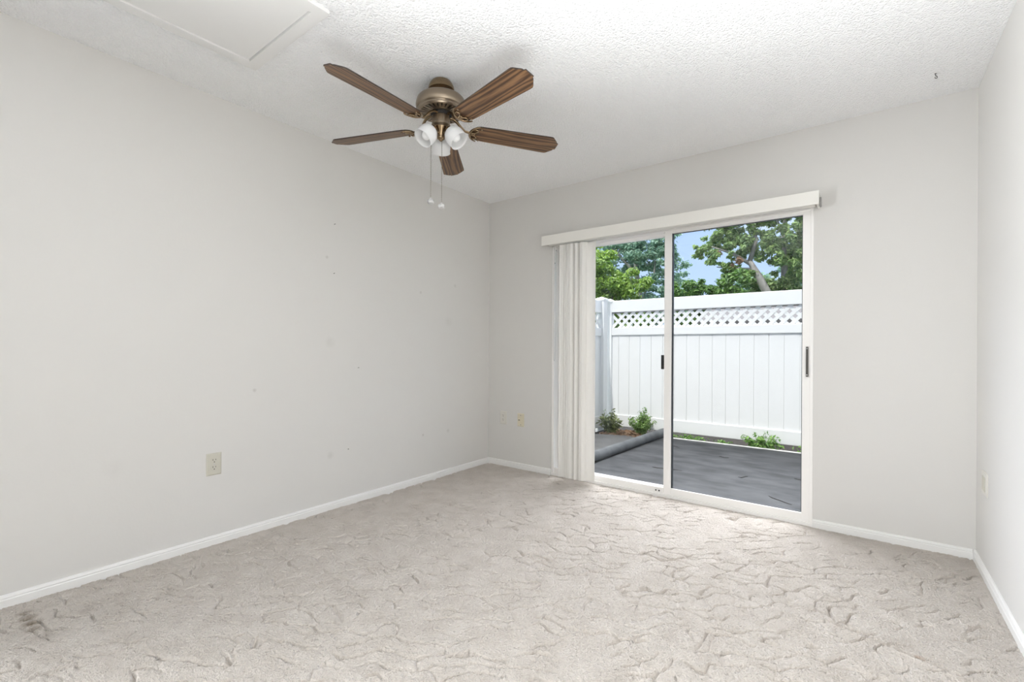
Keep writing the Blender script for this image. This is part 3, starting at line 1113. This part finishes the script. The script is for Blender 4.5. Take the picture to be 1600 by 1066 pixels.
def lattice_bm(x0, x1, z0, z1, y, pitch=0.115, wd_=0.040):
    bm = bmesh.new()
    hgt = z1 - z0
    sx = wd_ * math.sqrt(2) / 2
    for s, dy in ((1, 0.0), (-1, 0.006)):
        x = x0 - hgt
        while x < x1 + hgt:
            b0, b1 = x, x + s * hgt
            q = [(b0 - sx, z0), (b0 + sx, z0), (b1 + sx, z1), (b1 - sx, z1)]
            lo_, hi_ = min(p[0] for p in q), max(p[0] for p in q)
            if lo_ >= x0 - 0.09 and hi_ <= x1 + 0.09:
                f_ = [bm.verts.new((p[0], y + dy, p[1])) for p in q]
                k_ = [bm.verts.new((p[0], y + dy + 0.006, p[1])) for p in q]
                bm.faces.new(f_)
                bm.faces.new(k_[::-1])
                for i in range(4):
                    bm.faces.new((f_[i], f_[(i + 1) % 4], k_[(i + 1) % 4], k_[i]))
            x += pitch
    return bm


def boards_bm(x0, x1, z0, z1, y, bw=0.163, off=0.0):
    """tongue and groove boards with narrow grooves in one panel"""
    bm = bmesh.new()
    x = x0 - off
    while x < x1:
        a, b_ = max(x, x0) + 0.0025, min(x + bw, x1) - 0.0025
        if b_ - a > 0.01:
            box(bm, a, y, z0, b_, y + 0.022, z1)
        x += bw
    box(bm, x0, y + 0.008, z0, x1, y + 0.018, z1)
    return bm


def post_bm(x, y, w, z0, z1):
    bm = bmesh.new()
    box(bm, x - w / 2, y - w / 2, z0, x + w / 2, y + w / 2, z1)
    c = w / 2 + 0.014
    box(bm, x - c, y - c, z1 - 0.03, x + c, y + c, z1 - 0.005)
    v0 = [bm.verts.new((x + sx * c, y + sy * c, z1 - 0.005)) for sx, sy in ((-1, -1), (1, -1), (1, 1), (-1, 1))]
    tip = bm.verts.new((x, y, z1 + 0.028))
    for i in range(4):
        bm.faces.new((v0[i], v0[(i + 1) % 4], tip))
    return bm


# back fence, along x
bf = tag(empty('privacy_fence', (2.0, FY0, GZ)), 'white vinyl privacy fence with lattice top across the patio end', 'fence')


def off(bm, root_):
    bmesh.ops.translate(bm, vec=-Vector(root_.location), verts=bm.verts[:])
    return bm


def fbox(name, root_, dims, material, bev=0.006):
    bm = bmesh.new()
    box(bm, *dims)
    if bev:
        bevel(bm, bev, 2)
    return obj(name, off(bm, root_), material, root_)


FA, FB = -0.17, 4.3
fbox('top_rail', bf, (FA, FY0 - 0.035, 1.615, FB, FY0 + 0.035, 1.785), M['vinyl'])
obj('lattice', off(lattice_bm(FA, FB, 1.365, 1.612, FY0 - 0.006), bf), M['vinyl'], bf)
fbox('lattice_channel', bf, (FA, FY0 - 0.004, 1.597, FB, FY0 + 0.012, 1.617), M['bead'], 0)
fbox('middle_rail', bf, (FA, FY0 - 0.030, 1.277, FB, FY0 + 0.030, 1.385), M['vinyl'])
obj('board_panel', off(boards_bm(FA, FB, 0.09, 1.29, FY0 - 0.008, 0.163, 0.05), bf), M['vinyl'], bf)
fbox('bottom_rail', bf, (FA, FY0 - 0.030, -0.055, FB, FY0 + 0.030, 0.110), M['vinyl'])
obj('fence_post', off(post_bm(-0.205, FY0 + 0.005, 0.09, GZ - 0.1, 1.795), bf), M['vinyl'], bf)
obj('fence_post', off(post_bm(FB + 0.05, FY0, 0.12, GZ - 0.1, 1.84), bf), M['vinyl'], bf)

# side fence, along y at the left
sf = tag(empty('side_fence', (-0.265, 1.6, GZ)), 'shaded white fence return with square post at left behind the blind', 'fence')
S0, S1_ = 0.35, 2.85


def along_y(bm):
    """x -> y, y -> -x for a panel first built along x"""
    for v in bm.verts:
        v.co = Vector((-0.265 - v.co.y, v.co.x, v.co.z))
    return bm


def sbox(name, dims, bev=0.006):
    bm = bmesh.new()
    box(bm, *dims)
    if bev:
        bevel(bm, bev, 2)
    return obj(name, off(along_y(bm), sf), M['vinyl'], sf)


sbox('top_rail', (S0, -0.03, 1.600, S1_, 0.03, 1.775))
obj('lattice', off(along_y(lattice_bm(S0, S1_, 1.36, 1.60, -0.006)), sf), M['vinyl'], sf)
sbox('middle_rail', (S0, -0.03, 1.262, S1_, 0.03, 1.375))
obj('board_panel', off(along_y(boards_bm(S0, S1_, 0.08, 1.28, -0.01)), sf), M['vinyl'], sf)
sbox('bottom_rail', (S0, -0.03, -0.065, S1_, 0.03, 0.10))
obj('fence_post', off(post_bm(-0.265, 2.905, 0.127, GZ - 0.1, 1.815), sf), M['vinyl'], sf)
obj('fence_post', off(post_bm(-0.265, 0.30, 0.127, GZ - 0.1, 1.815), sf), M['vinyl'], sf)

# neighbour's low grey outbuilding behind the fence, glimpsed through the lattice
nb = tag(empty('shed', (3.6, 5.9, GZ)), 'grey shed behind the fence, seen through the lattice at right', 'shed')
bm = bmesh.new()
box(bm, 0.72, 4.9, GZ - 0.1, 6.0, 6.9, 1.55)
k = 0.2
for i in range(11):
    box(bm, 0.70, 4.88, GZ + 0.02 + i * 0.14, 6.02, 6.92, GZ + 0.135 + i * 0.14)
obj('siding', off(bm, nb), M['neighbour'], nb)
bm = bmesh.new()
prism(bm, [(4.7, 1.50), (5.9, 1.86), (7.1, 1.50), (7.1, 1.55), (5.9, 1.93), (4.7, 1.55)], 0.6, 6.2)
for v in bm.verts:
    v.co = Vector((v.co.z, v.co.x, v.co.y))
obj('shed_roof', off(bm, nb), M['neighbour_roof'], nb)


# ------------------------------------------------------------------ plants
def leaves(centres, n, size, spread_up=0.35, seed=0, jitter=0.35):
    """centres = (x, y, z, rx, ry, rz); folded leaves scattered through ellipsoids, denser at their outside"""
    rg = np.random.default_rng(seed)
    c = np.array(centres, dtype=float)
    vol = (c[:, 3] * c[:, 4] * c[:, 5]) ** (2 / 3)
    pick = rg.choice(len(c), size=n, p=vol / vol.sum())
    d = rg.normal(size=(n, 3))
    d /= np.linalg.norm(d, axis=1)[:, None]
    rad = rg.random(n) ** 0.42
    P = c[pick, :3] + d * rad[:, None] * c[pick, 3:6] * (1 + 0.12 * rg.normal(size=(n, 1)))
    nrm = d * 0.5 + rg.normal(size=(n, 3)) * jitter + np.array([0, 0, spread_up])
    nrm /= np.linalg.norm(nrm, axis=1)[:, None]
    t = np.cross(nrm, rg.normal(size=(n, 3)))
    t /= np.linalg.norm(t, axis=1)[:, None]
    s = np.cross(nrm, t)
    sz = size * (0.6 + 0.8 * rg.random(n))[:, None]
    a = P - t * sz
    b_ = P + t * sz
    l_ = P + s * sz * 0.42 + nrm * sz * 0.18
    r_ = P - s * sz * 0.42 + nrm * sz * 0.18
    V = np.stack([a, l_, b_, r_], 1).reshape(-1, 3)
    i = np.arange(n)[:, None] * 4
    F = np.concatenate([np.concatenate([i, i + 1, i + 2], 1), np.concatenate([i, i + 2, i + 3], 1)])
    return V, F


def clumps(blobs, per, seed, sub=0.42):
    """break each big blob into smaller leaf clumps lying near its surface"""
    rg = np.random.default_rng(seed)
    outl = []
    for (x, y, z, rx, ry, rz) in blobs:
        for _ in range(per):
            d = rg.normal(size=3)
            d /= np.linalg.norm(d)
            q = rg.random() ** 0.45
            k_ = sub * (0.6 + 0.7 * rg.random())
            outl.append((x + d[0] * rx * q, y + d[1] * ry * q, z + d[2] * rz * q, rx * k_, ry * k_, rz * k_ * 0.8))
    return outl


def tree(name, label, cat, base, limbs, blobs, leafm, n, size, seed, group=None, per=20, sub=0.30, extra=None):
    root_ = tag(empty(name, base), label, cat, group)
    if limbs:
        bm = bmesh.new()
        tube(bm, limbs[0][0], limbs[0][1], 10)
        obj('trunk', off(bm, root_), M['bark'], root_, 3.2)
        for pts_, rad_ in limbs[1:]:
            bm = bmesh.new()
            tube(bm, pts_, rad_, 8)
            obj('branch', off(bm, root_), M['bark'], root_, 3.2)
    V, F = leaves(clumps(blobs, per, seed, sub), n, size, seed=seed)
    V = V - np.array(base)
    mesh_np('foliage', V, F, leafm, root_)
    if extra:
        V, F = leaves(extra[0], extra[1], size, seed=seed + 5)
        mesh_np('dead_leaves', V - np.array(base), F, M['leaf_dead'], root_)
    return root_


# dense bright tree at the left
tree('dense_tree', 'dense bright green tree above the fence corner at left', 'tree', (-1.9, 6.6, GZ - 0.06),
     [([(-1.9, 6.6, GZ - 0.1), (-1.95, 6.62, 0.9), (-1.85, 6.6, 2.0), (-1.9, 6.6, 2.8)], [0.11, 0.095, 0.075, 0.03]),
      ([(-1.87, 6.6, 1.8), (-1.5, 6.55, 2.4), (-1.25, 6.5, 2.75)], [0.04, 0.025, 0.01])],
     [(-2.15, 6.6, 2.55, 0.75, 0.6, 0.62), (-2.3, 6.7, 1.6, 0.9, 0.6, 0.7), (-1.55, 6.6, 2.05, 0.62, 0.5, 0.5), (-1.75, 6.5, 1.2, 0.7, 0.5, 0.6),
      (-2.35, 6.8, 3.2, 0.55, 0.45, 0.45), (-1.35, 6.7, 2.5, 0.4, 0.4, 0.35), (-1.85, 6.45, 2.3, 0.5, 0.4, 0.5), (-2.45, 6.6, 2.9, 0.5, 0.45, 0.4), (-1.15, 6.5, 1.7, 0.4, 0.4, 0.5)],
     M['leaf_bright'], 34000, 0.044, 21)
# airy tree behind it
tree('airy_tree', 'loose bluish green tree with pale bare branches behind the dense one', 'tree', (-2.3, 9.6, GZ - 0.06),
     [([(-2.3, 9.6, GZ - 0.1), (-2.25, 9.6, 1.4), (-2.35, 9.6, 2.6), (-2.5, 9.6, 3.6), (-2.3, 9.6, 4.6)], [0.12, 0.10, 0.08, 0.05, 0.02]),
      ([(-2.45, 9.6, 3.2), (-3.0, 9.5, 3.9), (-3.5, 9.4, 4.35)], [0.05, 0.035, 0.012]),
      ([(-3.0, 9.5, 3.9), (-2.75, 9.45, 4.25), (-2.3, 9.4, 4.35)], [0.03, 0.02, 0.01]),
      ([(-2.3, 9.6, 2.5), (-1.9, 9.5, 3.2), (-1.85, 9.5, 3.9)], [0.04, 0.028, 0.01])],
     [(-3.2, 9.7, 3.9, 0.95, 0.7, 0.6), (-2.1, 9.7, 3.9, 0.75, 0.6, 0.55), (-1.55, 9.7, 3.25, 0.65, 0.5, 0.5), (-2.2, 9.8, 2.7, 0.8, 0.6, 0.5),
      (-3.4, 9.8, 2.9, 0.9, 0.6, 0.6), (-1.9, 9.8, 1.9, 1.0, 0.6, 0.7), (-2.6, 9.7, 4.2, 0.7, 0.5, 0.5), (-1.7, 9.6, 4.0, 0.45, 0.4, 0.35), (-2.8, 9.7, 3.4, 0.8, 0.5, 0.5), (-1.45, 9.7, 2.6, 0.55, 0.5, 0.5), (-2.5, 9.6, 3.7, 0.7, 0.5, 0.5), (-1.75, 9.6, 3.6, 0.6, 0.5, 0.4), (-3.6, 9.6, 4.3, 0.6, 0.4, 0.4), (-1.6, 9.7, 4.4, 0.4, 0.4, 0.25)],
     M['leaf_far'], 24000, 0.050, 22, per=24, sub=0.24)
# low trees in the middle distance
tree('low_tree', 'low leafy green tree just above the fence below the open sky', 'tree', (-0.34, 7.75, GZ - 0.06),
     [([(-0.34, 7.75, GZ - 0.1), (-0.3, 7.75, 1.1), (-0.36, 7.75, 2.2)], [0.09, 0.075, 0.03])],
     [(-0.60, 7.75, 2.38, 0.37, 0.30, 0.37), (0.01, 7.75, 2.34, 0.49, 0.30, 0.44), (-0.30, 7.75, 1.63, 0.80, 0.30, 0.62), (0.55, 7.75, 2.43, 0.44, 0.30, 0.44),
      (0.63, 7.75, 1.72, 0.71, 0.30, 0.62)],
     M['leaf_low'], 17000, 0.05, 23)
# big oak at the right
tree('oak_tree', 'large spreading oak with grey leaning trunk above the fence at right', 'tree', (1.35, 9.0, GZ - 0.06),
     [([(1.35, 9.0, GZ - 0.1), (1.25, 9.0, 1.2), (1.05, 9.0, 2.3), (0.80, 9.0, 2.85), (0.62, 9.0, 3.2)], [0.15, 0.13, 0.105, 0.085, 0.06]),
      ([(0.66, 9.0, 3.12), (0.25, 8.9, 3.42), (-0.2, 8.8, 3.62)], [0.05, 0.034, 0.012]),
      ([(0.62, 9.0, 3.18), (0.75, 9.05, 3.7), (0.6, 9.1, 4.3), (0.7, 9.1, 4.9)], [0.06, 0.045, 0.03, 0.012]),
      ([(1.25, 9.2, 1.4), (1.32, 9.25, 2.8), (1.30, 9.3, 3.9), (1.42, 9.3, 5.0)], [0.09, 0.075, 0.055, 0.02]),
      ([(1.31, 9.3, 3.7), (1.15, 9.2, 4.2), (1.2, 9.1, 4.6)], [0.035, 0.025, 0.01]),
      ([(0.7, 9.0, 3.0), (0.3, 8.95, 3.05), (-0.1, 8.9, 3.12)], [0.04, 0.025, 0.01])],
     [(-0.10, 9.0, 3.92, 0.42, 0.5, 0.30), (-0.42, 8.9, 3.55, 0.26, 0.35, 0.17), (0.35, 9.0, 4.25, 0.5, 0.5, 0.35), (0.15, 8.9, 3.35, 0.45, 0.5, 0.30),
      (0.75, 9.0, 3.55, 0.45, 0.5, 0.40), (0.95, 9.1, 4.35, 0.45, 0.5, 0.35), (1.6, 9.2, 3.9, 0.40, 0.5, 0.5), (1.5, 9.1, 3.0, 0.5, 0.5, 0.5),
      (0.45, 9.0, 2.8, 0.45, 0.5, 0.25), (1.0, 9.3, 2.5, 0.8, 0.5, 0.4), (0.35, 9.1, 3.75, 0.5, 0.4, 0.35), (1.2, 9.2, 3.5, 0.5, 0.4, 0.5), (1.75, 9.3, 2.6, 0.5, 0.4, 0.5), (0.2, 9.1, 3.0, 0.3, 0.3, 0.2), (1.3, 9.3, 4.4, 0.5, 0.4, 0.4), (1.75, 9.3, 3.4, 0.4, 0.4, 0.4), (0.0, 9.1, 4.3, 0.3, 0.4, 0.2), (0.7, 9.2, 4.9, 0.8, 0.6, 0.4), (1.9, 9.2, 4.7, 0.6, 0.5, 0.5)],
     M['leaf_oak'], 34000, 0.050, 24, per=20, sub=0.26,
     extra=([(-0.05, 8.75, 3.42, 0.10, 0.1, 0.06), (0.45, 8.7, 3.2, 0.08, 0.1, 0.09), (0.3, 8.7, 3.1, 0.05, 0.05, 0.05)], 160))
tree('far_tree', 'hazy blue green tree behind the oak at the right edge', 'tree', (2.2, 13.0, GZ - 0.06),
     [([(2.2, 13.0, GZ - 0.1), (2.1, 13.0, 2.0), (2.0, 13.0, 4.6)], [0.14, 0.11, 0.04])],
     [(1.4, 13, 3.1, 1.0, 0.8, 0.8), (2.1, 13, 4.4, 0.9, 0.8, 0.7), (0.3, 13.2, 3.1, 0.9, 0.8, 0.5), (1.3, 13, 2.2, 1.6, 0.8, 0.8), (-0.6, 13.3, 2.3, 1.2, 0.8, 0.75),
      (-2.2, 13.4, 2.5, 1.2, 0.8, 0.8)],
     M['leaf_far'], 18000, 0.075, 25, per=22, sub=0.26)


def stem_plant(name, label, cat, base, stems, hgt, spread, leafm, nleaf, size, seed, lean=(0, 0), group=None, flat=0.7):
    root_ = tag(empty(name, base), label, cat, group)
    rg = random.Random(seed)
    bm = bmesh.new()
    cen = []
    for k in range(stems):
        a = rg.uniform(0, 2 * PI)
        q = rg.random() ** 0.6
        ex, ey = spread * q * math.cos(a) + lean[0], spread * q * math.sin(a) * flat + lean[1]
        hh = hgt * rg.uniform(0.5, 1.0) * (1 - 0.45 * q)
        pts_ = [(ex * 0.15, ey * 0.15, -0.01), (ex * 0.5, ey * 0.5, hh * 0.55), (ex, ey, hh)]
        tube(bm, pts_, [0.0035, 0.0028, 0.0012], 5)
        for j in range(6):
            t_ = 0.25 + 0.75 * j / 5
            cen.append((ex * t_, ey * t_, hh * t_, size * 1.6, size * 1.6, size * 1.2))
    obj('stems', bm, leafm, root_)
    V, F = leaves(cen, nleaf, size, 0.5, seed)
    V[:, 2] = np.maximum(V[:, 2], 0.003)
    mesh_np('foliage', V, F, leafm, root_)
    return root_


stem_plant('leafy_bush', 'bright green leafy bush at the far end of the curb', 'bush', (0.40, 2.80, GZ - 0.015), 40, 0.40, 0.19, M['leaf_bush'], 1500, 0.021, 31)
stem_plant('shrub', 'dark olive shrub at the foot of the square fence post', 'shrub', (0.02, 2.62, GZ - 0.015), 30, 0.35, 0.22, M['leaf_olive'], 800, 0.025, 33, flat=0.35)
stem_plant('pale_sprig', 'single yellow green sprig in front of the square fence post', 'plant', (-0.135, 2.785, GZ - 0.015), 3, 0.48, 0.03, M['leaf_bush'], 46, 0.018, 34)
stem_plant('broad_weed', 'broad leafy weed in the gap under the fence at right', 'weed', (1.86, 2.915, GZ - 0.06), 26, 0.26, 0.24, M['leaf_weed'], 560, 0.026, 35, flat=0.22)
stem_plant('creeping_weed', 'low creeping weed under the fence beside the door mullion', 'weed', (0.98, 2.90, GZ - 0.06), 26, 0.13, 0.26, M['leaf_weed'], 320, 0.020, 36, flat=0.2)
stem_plant('small_weed', 'small sparse weed under the fence between the two leafier weeds', 'weed', (1.42, 2.915, GZ - 0.06), 12, 0.12, 0.15, M['leaf_weed'], 130, 0.019, 37, flat=0.25)
stem_plant('corner_weed', 'thin weed blades under the fence by the right door stile', 'weed', (2.28, 2.92, GZ - 0.06), 10, 0.19, 0.08, M['leaf_weed'], 60, 0.020, 38)

bm = bmesh.new()
prism(bm, [(-0.20, 2.28), (0.30, 2.50), (0.60, 2.44), (0.64, 2.80), (0.62, 2.98), (-0.20, 2.98)], GZ - 0.14, GZ - 0.015)
structure(obj('mulch_bed', bm, M['soil']), 'raised dark mulch bed in the fence corner', 'ground')

# dry leaf litter between the plants: nobody could count it
rg = np.random.default_rng(5)
cen = [(-0.05 + 0.55 * rg.random(), 2.42 + 0.5 * rg.random(), GZ - 0.002, 0.05, 0.05, 0.012) for _ in range(70)]
V, F = leaves(cen, 2200, 0.021, 0.9, 6, 0.4)
V[:, 2] = np.maximum(V[:, 2], GZ - 0.013)
o = mesh_np('leaf_litter', V, F, M['leaf_dead'])
tag(o, 'orange brown dry leaf litter around the bush', 'leaves', None, 'stuff')

# fallen twigs on the patio
tw = [((1.30, 1.15), 0.28, 10), ((1.02, 2.25), 0.16, -35), ((1.62, 2.02), 0.10, -8), ((2.30, 0.75), 0.22, -40), ((2.42, 1.50), 0.20, -18),
      ((1.95, 1.30), 0.10, 50)]
tl = ['long thin twig on the patio near the mullion', 'short twig on the patio below the creeping weed', 'tiny twig on the patio in the middle of the right pane',
      'thin twig on the patio nearest the door corner', 'thin twig on the patio by the right door stile', 'tiny bent twig at the patio middle']
for ((x, y), ln, an), lb in zip(tw, tl):
    bm = bmesh.new()
    rg_ = random.Random(int(x * 100))
    pts_ = []
    for k in range(6):
        s = k / 5 - 0.5
        pts_.append((s * ln, rg_.uniform(-.012, .012) + 0.03 * s * s, 0.003))
    tube(bm, pts_, [0.002, 0.0032, 0.003, 0.003, 0.0025, 0.0015], 5)
    o = obj('twig', bm, M['crack'], None, None, (x, y, GZ + 0.0005), (0, 0, math.radians(an)))
    tag(o, lb, 'twig', 'twigs on the patio')
